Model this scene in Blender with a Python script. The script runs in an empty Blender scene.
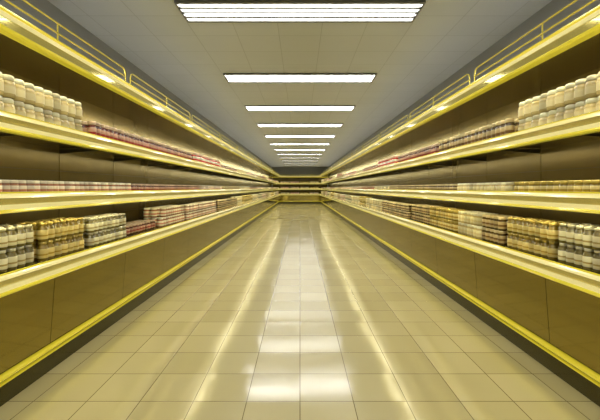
import bpy, math, random
import numpy as np
random.seed(4)
rng = np.random.default_rng(4)
sc = bpy.context.scene
sc.view_settings.view_transform = 'Standard'

H_CEIL = 3.8
XW = 2.96      # side walls
X0 = 2.03      # shelf lip plane
Y0, Y1 = -3.2, 37.0
G = 1.50       # global light gain

# ------------------------------------------------------------ materials
def mat(name, col, rough=0.5, metal=0.0, emis=None, es=0.0, coat=0.0, noise=0.0, nscale=(1,1,1)):
    m = bpy.data.materials.new(name); m.use_nodes = True
    nt = m.node_tree; b = nt.nodes['Principled BSDF']
    b.inputs['Base Color'].default_value = (*col, 1)
    b.inputs['Roughness'].default_value = rough
    b.inputs['Metallic'].default_value = metal
    b.inputs['Coat Weight'].default_value = coat
    if emis:
        b.inputs['Emission Color'].default_value = (*emis, 1)
        b.inputs['Emission Strength'].default_value = es
    if noise > 0:
        tc = nt.nodes.new('ShaderNodeTexCoord'); mp = nt.nodes.new('ShaderNodeMapping')
        mp.inputs['Scale'].default_value = nscale
        n = nt.nodes.new('ShaderNodeTexNoise'); n.inputs['Scale'].default_value = 3
        n.inputs['Detail'].default_value = 4
        mx = nt.nodes.new('ShaderNodeMix'); mx.data_type = 'RGBA'
        mx.inputs['A'].default_value = (*[c*(1-noise) for c in col], 1)
        mx.inputs['B'].default_value = (*[min(1, c*(1+noise)) for c in col], 1)
        nt.links.new(tc.outputs['Object'], mp.inputs['Vector'])
        nt.links.new(mp.outputs[0], n.inputs['Vector'])
        nt.links.new(n.outputs['Fac'], mx.inputs['Factor'])
        nt.links.new(mx.outputs['Result'], b.inputs['Base Color'])
    return m

def tile_mat(name, c1, c2, cm, w, h, mortar, rough, offs, bump=0.3, spec=0.5, tilt=0.0, ior=1.5):
    m = bpy.data.materials.new(name); m.use_nodes = True
    nt = m.node_tree; b = nt.nodes['Principled BSDF']
    tc = nt.nodes.new('ShaderNodeTexCoord'); mp = nt.nodes.new('ShaderNodeMapping')
    mp.inputs['Location'].default_value = offs
    br = nt.nodes.new('ShaderNodeTexBrick')
    br.offset = 0; br.squash = 1
    br.inputs['Scale'].default_value = 1
    br.inputs['Brick Width'].default_value = w; br.inputs['Row Height'].default_value = h
    br.inputs['Mortar Size'].default_value = mortar; br.inputs['Mortar Smooth'].default_value = 0.2
    br.inputs['Color1'].default_value = (*c1, 1); br.inputs['Color2'].default_value = (*c2, 1)
    br.inputs['Mortar'].default_value = (*cm, 1)
    nt.links.new(tc.outputs['Object'], mp.inputs['Vector'])
    nt.links.new(mp.outputs[0], br.inputs['Vector'])
    nt.links.new(br.outputs['Color'], b.inputs['Base Color'])
    bp = nt.nodes.new('ShaderNodeBump'); bp.inputs['Strength'].default_value = bump
    bp.inputs['Distance'].default_value = 0.002; bp.invert = True
    nt.links.new(br.outputs['Fac'], bp.inputs['Height'])
    if tilt > 0:
        sn = nt.nodes.new('ShaderNodeVectorMath'); sn.operation='DIVIDE'; sn.inputs[1].default_value=(w,h,1)
        fl = nt.nodes.new('ShaderNodeVectorMath'); fl.operation='FLOOR'
        sx = nt.nodes.new('ShaderNodeVectorMath'); sx.operation='MULTIPLY'; sx.inputs[1].default_value=(1,1,0)
        wn = nt.nodes.new('ShaderNodeTexWhiteNoise'); wn.noise_dimensions='3D'
        sb = nt.nodes.new('ShaderNodeVectorMath'); sb.operation='SUBTRACT'; sb.inputs[1].default_value=(.5,.5,.5)
        ml = nt.nodes.new('ShaderNodeVectorMath'); ml.operation='MULTIPLY'; ml.inputs[1].default_value=(tilt,tilt,0)
        ge = nt.nodes.new('ShaderNodeNewGeometry')
        ad = nt.nodes.new('ShaderNodeVectorMath'); ad.operation='ADD'
        no = nt.nodes.new('ShaderNodeVectorMath'); no.operation='NORMALIZE'
        L=nt.links.new
        L(mp.outputs[0],sn.inputs[0]); L(sn.outputs[0],fl.inputs[0]); L(fl.outputs[0],sx.inputs[0]); L(sx.outputs[0],wn.inputs['Vector'])
        L(wn.outputs['Color'],sb.inputs[0]); L(sb.outputs[0],ml.inputs[0]); L(ml.outputs[0],ad.inputs[0])
        L(ge.outputs['Normal'],ad.inputs[1]); L(ad.outputs[0],no.inputs[0]); L(no.outputs[0],bp.inputs['Normal'])
    nt.links.new(bp.outputs[0], b.inputs['Normal'])
    n = nt.nodes.new('ShaderNodeTexNoise'); n.inputs['Scale'].default_value = 2.2
    nt.links.new(tc.outputs['Object'], n.inputs['Vector'])
    mr = nt.nodes.new('ShaderNodeMapRange')
    mr.inputs['To Min'].default_value = rough*0.75; mr.inputs['To Max'].default_value = rough*1.3
    nt.links.new(n.outputs['Fac'], mr.inputs['Value'])
    nt.links.new(mr.outputs[0], b.inputs['Roughness'])
    b.inputs['Specular IOR Level'].default_value = spec
    b.inputs['IOR'].default_value = ior
    return m

M_floor = tile_mat('floor_tile', (.60,.52,.26), (.67,.59,.31), (.19,.15,.05), .4, .4, .0035, .13, (0,.1,0), spec=.85, tilt=.018, ior=1.95)
M_ceil = tile_mat('ceiling_tile', (.51,.535,.57), (.53,.555,.59), (.38,.40,.42), .6, .6, .005, .7, (.3,.2,0), bump=.15)
M_wall = mat('wall_paint', (.26,.27,.28), .7, noise=.06)
M_lip = mat('price_rail', (.68,.60,.28), .16, .2, emis=(1,.89,.38), es=.44, coat=.6)  # glow added to brighten the rail and its floor streaks
M_glass = mat('price_rail_insert', (.44,.36,.09), .10, .7, emis=(1,.85,.22), es=.12, coat=.6)  # slight emission brightens the insert, which is no lamp
M_yel = mat('yellow_trim', (.64,.53,.03), .2, .2, emis=(1,.84,.05), es=.28, coat=.5)  # glow put into the yellow colour; not a light source
M_shelf = mat('shelf_steel', (.24,.19,.06), .18, .6, noise=.15, nscale=(1,.3,1))
M_back = mat('back_panel', (.135,.10,.035), .25, .4, noise=.2, nscale=(1,1,.3))
M_seam = mat('upright_dark', (.035,.028,.015), .5, .3)
M_front = mat('lower_panel', (.30,.24,.06), .09, .9, noise=.15, nscale=(1,.15,4))
M_kick = mat('kick_plate', (.10,.09,.04), .2, .7)
M_rail = mat('rail_tube', (.75,.62,.10), .2, .6, emis=(1,.86,.15), es=.14)  # guard rail brightened by added emission, though it is no lamp
M_tube = mat('light_tube', (1,1,1), .4, emis=(1,.985,.93), es=15*G)
M_ceil_fill = mat('cove_tube', (1,1,1), .4, emis=(1,.99,.96), es=7.5*G)  # unseen uplight added on the canopy top to brighten the ceiling
M_can_fill = mat('canopy_tube', (1,1,1), .4, emis=(1,.91,.55), es=14*G)  # unseen tube added under the canopy to light products and floor
M_strip_fill = mat('shelf_fill_strip', (1,1,1), .4, emis=(1,.91,.58), es=11*G)  # unseen strip added behind the lips for floor streaks and product light
M_frame = mat('fixture_frame', (.12,.12,.12), .4)

# ------------------------------------------------------------ helpers
def empty(name, loc=(0,0,0)):
    e = bpy.data.objects.new(name, None); e.location = loc
    e.empty_display_size = .2
    sc.collection.objects.link(e); return e

class MB:
    def __init__(s): s.v=[]; s.f=[]
    def prism(s, prof, a, b, T):
        n=len(prof); i=len(s.v)
        for t in (a,b):
            for (u,z) in prof: s.v.append(T(u,t,z))
        s.f.append(tuple(range(i,i+n))); s.f.append(tuple(range(i+2*n-1,i+n-1,-1)))
        for k in range(n):
            j=(k+1)%n; s.f.append((i+k,i+n+k,i+n+j,i+j))
    def box(s,u0,u1,a,b,z0,z1,T): s.prism([(u0,z0),(u1,z0),(u1,z1),(u0,z1)],a,b,T)
    def obj(s,name,m,parent=None,smooth=False):
        me=bpy.data.meshes.new(name); me.from_pydata(s.v,[],s.f); me.materials.append(m)
        import bmesh
        bm=bmesh.new(); bm.from_mesh(me); bmesh.ops.recalc_face_normals(bm,faces=bm.faces); bm.to_mesh(me); bm.free()
        o=bpy.data.objects.new(name,me); sc.collection.objects.link(o)
        if parent: o.parent=parent
        return o
ID=lambda u,v,z:(u,v,z)
def roombox(name,x0,x1,y0,y1,z0,z1,m):
    b=MB(); b.box(x0,x1,y0,y1,z0,z1,ID); return b.obj(name,m)

YE = 38.0
roombox('floor',-XW-.1,XW+.1,Y0-.1,YE+.1,-.1,0,M_floor)
roombox('ceiling',-XW-.1,XW+.1,Y0-.1,YE+.1,H_CEIL,H_CEIL+.1,M_ceil)
roombox('wall_left',-XW-.1,-XW,Y0-.1,YE+.1,0,H_CEIL,M_wall)
roombox('wall_right',XW,XW+.1,Y0-.1,YE+.1,0,H_CEIL,M_wall)
roombox('wall_far',-XW,XW,YE,YE+.1,0,H_CEIL,M_wall)
roombox('wall_near',-XW,XW,Y0-.1,Y0,0,H_CEIL,M_wall)

# ------------------------------------------------------------ shelving
SH = {'low':.97,'mid':1.535,'top':2.10}
CAN = 2.76
def tube_path(mb, pts, r, T, n=8):
    P=[np.array(T(*p),float) for p in pts]
    i0=len(mb.v)
    for k,p in enumerate(P):
        d=(P[min(k+1,len(P)-1)]-P[max(k-1,0)]); d/=np.linalg.norm(d)
        a=np.cross(d,[1,0.01,0.02]) if abs(d[0])<.9 else np.cross(d,[0,1,.02]); a/=np.linalg.norm(a); b=np.cross(d,a)
        for j in range(n):
            t=2*math.pi*j/n; mb.v.append(tuple(p+r*(math.cos(t)*a+math.sin(t)*b)))
    for k in range(len(P)-1):
        for j in range(n):
            q=(j+1)%n; mb.f.append((i0+k*n+j,i0+k*n+q,i0+(k+1)*n+q,i0+(k+1)*n+j))
    mb.f.append(tuple(i0+j for j in range(n))); mb.f.append(tuple(i0+(len(P)-1)*n+j for j in reversed(range(n))))

def circ(u,z,ru,rz,n=10): return [(u+ru*math.cos(i*2*math.pi/n),z+rz*math.sin(i*2*math.pi/n)) for i in range(n)]
def shelving(T, a, b, mod=1.25, lights=True):
    e=empty('supermarket_shelf')
    D=.88
    seams=list(np.arange(a,b-.01,mod))+[b]
    back=MB(); up=MB(); boards=MB(); lip=MB(); ins=MB(); yel=MB(); front=MB(); kick=MB(); rail=MB(); br=MB(); ct=MB(); up_fill=MB(); strip_fill=MB()
    for s0,s1 in zip(seams[:-1],seams[1:]):
        g=.006
        for z0,z1 in ((.9,1.22),(1.226,1.52),(1.53,1.80),(1.806,2.08),(2.09,2.44),(2.446,2.76)):
            back.box(D-.02,D,s0+g,s1-g,z0,z1,T)
        up.box(D,D+.03,s0,s1,.02,2.8,T)
        front.prism([(.10,.28),(.06,.84),(.09,.84),(.13,.28)],s0+.003,s1-.003,T)
        for z in SH.values():
            if s0>a+.1: br.prism([(.12,z-.035),(D-.03,z-.035),(D-.03,z-.09),(.5,z-.06)],s0-.004,s0+.004,T)
        if lights:  # added fill tubes and strips, with their holders
            ct.prism(circ(.085,CAN-.020,.028,.012),s0+.06,s1-.06,T)
            up_fill.prism(circ(.42,CAN+.075,.016,.016),s0+.06,s1-.06,T)
            for z in (SH['mid'],SH['top']): strip_fill.box(.052,.085,s0+.02,s1-.02,z-.036,z-.0305,T)
            for t in (s0+.03,s1-.05):
                br.box(.06,.11,t,t+.02,CAN-.035,CAN,T)
                br.box(.40,.44,t,t+.02,CAN+.03,CAN+.10,T)
    kick.box(.16,.2,a,b,0,.24,T)
    kick.box(.14,D,a,b,.24,.28,T)
    boards.box(.13,D,a,b,.80,.83,T)
    for k,z in SH.items():
        boards.box(.045,D-.02,a,b,z-.03,z,T)
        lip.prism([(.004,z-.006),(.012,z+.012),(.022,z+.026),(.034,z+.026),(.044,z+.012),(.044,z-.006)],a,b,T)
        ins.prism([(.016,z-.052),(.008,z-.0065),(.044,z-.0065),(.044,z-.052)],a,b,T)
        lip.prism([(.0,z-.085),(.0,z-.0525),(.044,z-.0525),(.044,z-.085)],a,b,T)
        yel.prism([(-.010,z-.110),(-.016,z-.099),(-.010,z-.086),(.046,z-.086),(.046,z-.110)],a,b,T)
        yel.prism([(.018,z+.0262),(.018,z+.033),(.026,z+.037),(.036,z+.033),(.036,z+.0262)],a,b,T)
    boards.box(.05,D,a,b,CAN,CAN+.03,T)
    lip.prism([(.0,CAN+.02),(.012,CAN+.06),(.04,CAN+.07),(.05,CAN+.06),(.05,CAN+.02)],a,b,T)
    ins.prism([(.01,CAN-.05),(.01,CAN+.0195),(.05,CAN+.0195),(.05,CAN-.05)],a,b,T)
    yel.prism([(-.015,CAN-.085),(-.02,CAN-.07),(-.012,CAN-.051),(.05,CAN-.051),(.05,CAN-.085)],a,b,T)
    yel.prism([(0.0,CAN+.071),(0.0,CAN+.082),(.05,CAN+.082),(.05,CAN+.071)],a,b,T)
    yel.prism(circ(.10,.245,.035,.020,12),a,b,T)
    yel.prism(circ(.12,.185,.02,.008,12),a,b,T)
    zt=CAN+.24; z0=CAN+.08; L=2.5
    k=a+.05
    while k<b-.6:
        q=min(k+L-.12,b-.05)
        for zz in (zt,zt-.085):
            c=.06
            pts=[(.03,k,z0),(.03,k,zz-c),(.03,k+.02,zz-.02),(.03,k+c,zz),(.03,q-c,zz),(.03,q-.02,zz-.02),(.03,q,zz-c),(.03,q,z0)]
            if zz!=zt: pts=[(.03,k+.004,zz),(.03,q-.004,zz)]
            tube_path(rail,pts,.008,T)
        m=(k+q)/2
        tube_path(rail,[(.03,m,z0),(.03,m,zt)],.007,T)
        k+=L
    back.obj('back_panels',M_back,e); up.obj('uprights',M_seam,e); boards.obj('shelf_boards',M_shelf,e)
    lip.obj('price_rails',M_lip,e); ins.obj('price_inserts',M_glass,e); yel.obj('yellow_trims',M_yel,e); front.obj('lower_panels',M_front,e)
    kick.obj('kick_plate',M_kick,e); rail.obj('guard_rail',M_rail,e); br.obj('brackets',M_seam,e)
    if lights: ct.obj('canopy_fill_tubes',M_can_fill,e); up_fill.obj('ceiling_fill_tubes',M_ceil_fill,e); strip_fill.obj('shelf_fill_strips',M_strip_fill,e)
    return e
TL=lambda u,v,z:(-(X0+u),v,z)
TR=lambda u,v,z:(X0+u,v,z)
TE=lambda u,v,z:(v,Y1+.03+u,z)
shelving(TL,Y0+.02,Y1)
shelving(TR,Y0+.02,Y1)
shelving(TE,-2.9,2.9,1.45,False)

# ------------------------------------------------------------ jars
def jar_mats(name, body, label, lid, band, metal=.0):
    out=[]
    for part,c,r,mt in (('glass',body,.10,0),('label',label,.3,metal*.4),('lid',lid,.2,metal),('band',band,.35,0)):
        m=mat(f'{name}_{part}',c,r,mt,coat=.5 if part=='glass' else 0)
        nt=m.node_tree; b=nt.nodes['Principled BSDF']
        at=nt.nodes.new('ShaderNodeAttribute'); at.attribute_name='tint'
        mx=nt.nodes.new('ShaderNodeMix'); mx.data_type='RGBA'
        mx.inputs['A'].default_value=(*[x*.65 for x in c],1); mx.inputs['B'].default_value=(*[min(1,x*1.15) for x in c],1)
        nt.links.new(at.outputs['Fac'],mx.inputs['Factor']); nt.links.new(mx.outputs['Result'],b.inputs['Base Color'])
        out.append(m)
    return out
K={
 'cream': jar_mats('cream',(.62,.50,.22),(.86,.77,.46),(.93,.87,.66),(.78,.65,.33)),
 'gold': jar_mats('gold',(.22,.15,.02),(.86,.72,.32),(.85,.68,.20),(.50,.33,.04),.6),
 'silver': jar_mats('silver',(.15,.12,.03),(.90,.84,.62),(.90,.86,.68),(.42,.32,.10),.5),
 'maroon': jar_mats('maroon',(.09,.014,.010),(.58,.34,.24),(.56,.42,.32),(.34,.02,.02)),
 'pink': jar_mats('pink',(.36,.15,.08),(.90,.78,.60),(.92,.84,.70),(.62,.24,.15)),
 'brown': jar_mats('brown',(.08,.045,.012),(.62,.48,.24),(.72,.60,.34),(.20,.10,.03)),
 'red': jar_mats('red',(.55,.012,.012),(.92,.84,.72),(.82,.60,.50),(.70,.02,.02)),
}
NM={'cream':'mayonnaise_jars','gold':'mustard_jars','silver':'pickle_jars','maroon':'jam_jars','pink':'yogurt_jars','brown':'sauce_jars','red':'ketchup_jars'}
def template(seg, R, H, style):
    # (radius, height, material of the band ENDING at this ring)
    if style=='round':
        prof=[(.80,0,0),(.97,.04,0),(1,.12,0),(1.012,.18,0),(1.012,.50,1),(1.012,.56,3),(1.0,.60,0),(.95,.70,0),(.80,.76,0),(.84,.765,0),(.86,.90,2),(.80,.965,2),(.6,1,2)]
    elif style=='tall':
        prof=[(.85,0,0),(1,.03,0),(1,.13,0),(1.012,.135,0),(1.012,.28,1),(1.012,.36,3),(1.012,.62,1),(1,.625,0),(.90,.74,0),(.66,.83,0),(.66,.85,0),(.78,.855,0),(.78,.98,2),(.6,1,2)]
    else:
        prof=[(.85,0,0),(1,.04,0),(1,.14,0),(1.012,.145,0),(1.012,.30,1),(1.012,.44,3),(1.012,.66,1),(1,.665,0),(1,.74,0),(.9,.80,0),(.93,.81,0),(.93,.97,2),(.86,1,2)]
    V=[];F=[];MI=[]
    n=len(prof)
    for r,z,_ in prof:
        for j in range(seg):
            t=2*math.pi*(j+.5)/seg; V.append((R*r*math.cos(t),R*r*math.sin(t),z*H))
    for k in range(n-1):
        for j in range(seg):
            q=(j+1)%seg; F.append((k*seg+j,k*seg+q,(k+1)*seg+q,(k+1)*seg+j)); MI.append(prof[k+1][2])
    F.append(tuple(reversed(range(seg)))); MI.append(0)
    F.append(tuple(range((n-1)*seg,n*seg))); MI.append(2)
    return np.array(V,np.float32),F,MI
def jars(kind, side, d0, d1, shelf, R=.05, H=.165, tiers=1, rows=3, u0=None, style='std'):
    T={'L':TL,'R':TR,'E':TE}[side]
    if u0 is None: u0 = .17 if shelf=='low' else .11
    seg = 18 if d0<6 else (10 if d0<14 else 6)
    V,F,MI=template(seg,R,H,style)
    z=SH[shelf]
    pos=[];n=int((d1-d0)/(2*R+.004)) 
    if n<1: return
    for i in range(n):
        for r in range(rows):
            tt=tiers
            if r==0 and tiers>1 and random.random()<.03: tt=tiers-1
            for t in range(tt):
                p=T(u0+R+r*(2*R+.008)+ (random.uniform(-.004,.004)), d0+R+i*(2*R+.004)+random.uniform(-.002,.002), z+t*H+0.0005)
                pos.append(p)
    P=np.array(pos,np.float32); N=len(P)
    if N == 0: return
    VV=(V[None]+P[:,None]).reshape(-1,3)
    tot=np.array([len(f) for f in F]); lv=np.concatenate([np.array(f) for f in F])
    LV=(lv[None]+(np.arange(N)*len(V))[:,None]).ravel().astype(np.int32)
    TT=np.tile(tot,N); ST=np.concatenate([[0],np.cumsum(TT)[:-1]]).astype(np.int32)
    nm=NM[kind]
    me=bpy.data.meshes.new(nm)
    me.vertices.add(len(VV)); me.vertices.foreach_set('co',VV.ravel())
    me.loops.add(len(LV)); me.loops.foreach_set('vertex_index',LV)
    me.polygons.add(len(TT)); me.polygons.foreach_set('loop_start',ST); me.polygons.foreach_set('loop_total',TT.astype(np.int32))
    me.polygons.foreach_set('material_index',np.tile(np.array(MI,np.int32),N))
    me.update(calc_edges=True)
    sm=np.tile((tot==4),N); me.polygons.foreach_set('use_smooth',sm)
    at=me.attributes.new('tint','FLOAT','POINT')
    at.data.foreach_set('value',np.repeat(rng.random(N).astype(np.float32),len(V)))
    for m in K[kind]: me.materials.append(m)
    me.validate()
    o=bpy.data.objects.new(nm,me); sc.collection.objects.link(o)

# left side
jars('silver','L',1.6,3.07,'low',R=.042,H=.165,tiers=2,style='tall')
jars('gold','L',3.09,3.76,'low',R=.042,H=.165,tiers=2,style='tall')
jars('silver','L',3.80,4.6,'low',R=.042,H=.155,tiers=2,style='tall')
jars('maroon','L',4.75,5.7,'low',R=.045,H=.13,tiers=1,u0=.24)
jars('pink','L',5.75,6.9,'low',R=.05,H=.155,tiers=2)
jars('pink','L',1.4,4.62,'mid',R=.036,H=.125)
jars('maroon','L',4.66,7.7,'mid',R=.045,H=.12)
jars('cream','L',1.6,3.65,'top',R=.05,H=.17,tiers=2,style='round')
jars('maroon','L',3.75,7.2,'top',R=.042,H=.20,u0=.12)
jars('red','L',7.3,9.6,'top',R=.05,H=.22,u0=.09)
# right side
jars('silver','R',1.6,3.13,'low',R=.042,H=.165,tiers=2,style='tall')
jars('gold','R',3.15,3.92,'low',R=.042,H=.16,tiers=2,style='tall')
jars('brown','R',3.95,4.4,'low',R=.042,H=.155,tiers=2)
jars('cream','R',4.43,5.08,'low',R=.042,H=.155,tiers=2)
jars('gold','R',5.11,6.15,'low',R=.045,H=.155,tiers=2)
jars('brown','R',6.18,7.15,'low',R=.045,H=.155,tiers=2)
jars('gold','R',1.4,3.68,'mid',R=.038,H=.125)
jars('cream','R',3.7,4.97,'mid',R=.042,H=.125)
jars('brown','R',5.0,8.75,'mid',R=.045,H=.12)
jars('cream','R',1.6,3.6,'top',R=.05,H=.17,tiers=2,style='round')
jars('brown','R',3.7,5.6,'top',R=.045,H=.22)
jars('maroon','R',5.65,8.0,'top',R=.045,H=.20)
jars('red','R',8.1,9.9,'top',R=.05,H=.23,u0=.09)
# remaining length
cyc={'low':['gold','cream','silver','pink','brown','cream'],'mid':['pink','brown','cream','maroon','pink'],'top':['brown','maroon','cream','red','pink']}
start={('L','low'):7.0,('L','mid'):7.8,('L','top'):9.75,('R','low'):7.2,('R','mid'):8.8,('R','top'):10.0}
for (s,k),d in start.items():
    i=random.randint(0,4)
    while d<36.2:
        L=min(random.uniform(1.2,3.2),36.6-d)
        kd=cyc[k][i%len(cyc[k])]; i+=1
        jars(kd,s,d,d+L,k,R=.05,H=random.choice([.15,.165]) if k!='mid' else .12,tiers=2 if (k=='low' or random.random()<.25 and k=='top') else 1,rows=2,u0=random.choice([.1,.14]))
        d+=L+random.choice([.03,.05,.08])
for k in SH:
    d=-2.0
    for kd in random.sample(['cream','red','pink','gold'],4):
        jars(kd,'E',d,d+.92,k,R=.055,H=.17,rows=1,tiers=1); d+=1.0

# ------------------------------------------------------------ ceiling lights
def fixture(yc):
    e=empty('ceiling_light')
    fr=MB(); tb=MB(); W=1.44; Dp=.235
    z1=H_CEIL; z0=H_CEIL-.035
    fr.box(-W-.03,W+.03,yc-Dp,yc+Dp,z1-.006,z1-.0005,ID)
    n=4; pitch=2*Dp/n
    for i in range(n+1):
        y=yc-Dp+i*pitch; fr.box(-W-.03,W+.03,y-.022,y+.022,z0,z1-.006,ID)
    for x in (-W-.03,W+.01): fr.box(x,x+.02,yc-Dp+.022,yc+Dp-.022,z0,z1-.006,ID)
    for i in range(n):
        y=yc-Dp+(i+.5)*pitch
        pr=[(y+.022*math.cos(t),z1-.020+.012*math.sin(t)) for t in [k*2*math.pi/10 for k in range(10)]]
        tb.prism([(p,q) for p,q in pr],-W,W,lambda u,v,z:(v,u,z))
    fr.obj('louvre_frame',M_frame,e); tb.obj('tubes',M_tube,e)
for i in range(-2,12):
    y=4.46+i*2.68
    if y<36.5: fixture(y)

w=bpy.data.worlds.new('world'); sc.world=w; w.use_nodes=True
w.node_tree.nodes['Background'].inputs[0].default_value=(.5,.5,.45,1)
w.node_tree.nodes['Background'].inputs[1].default_value=.3

cam=bpy.data.cameras.new('camera'); co=bpy.data.objects.new('camera',cam); sc.collection.objects.link(co)
co.location=(0,0,1.6); co.rotation_euler=(math.radians(90),0,0)
cam.sensor_width=36; cam.lens=21.6; cam.shift_y=-22/600; cam.clip_start=.05; cam.clip_end=200
sc.camera=co
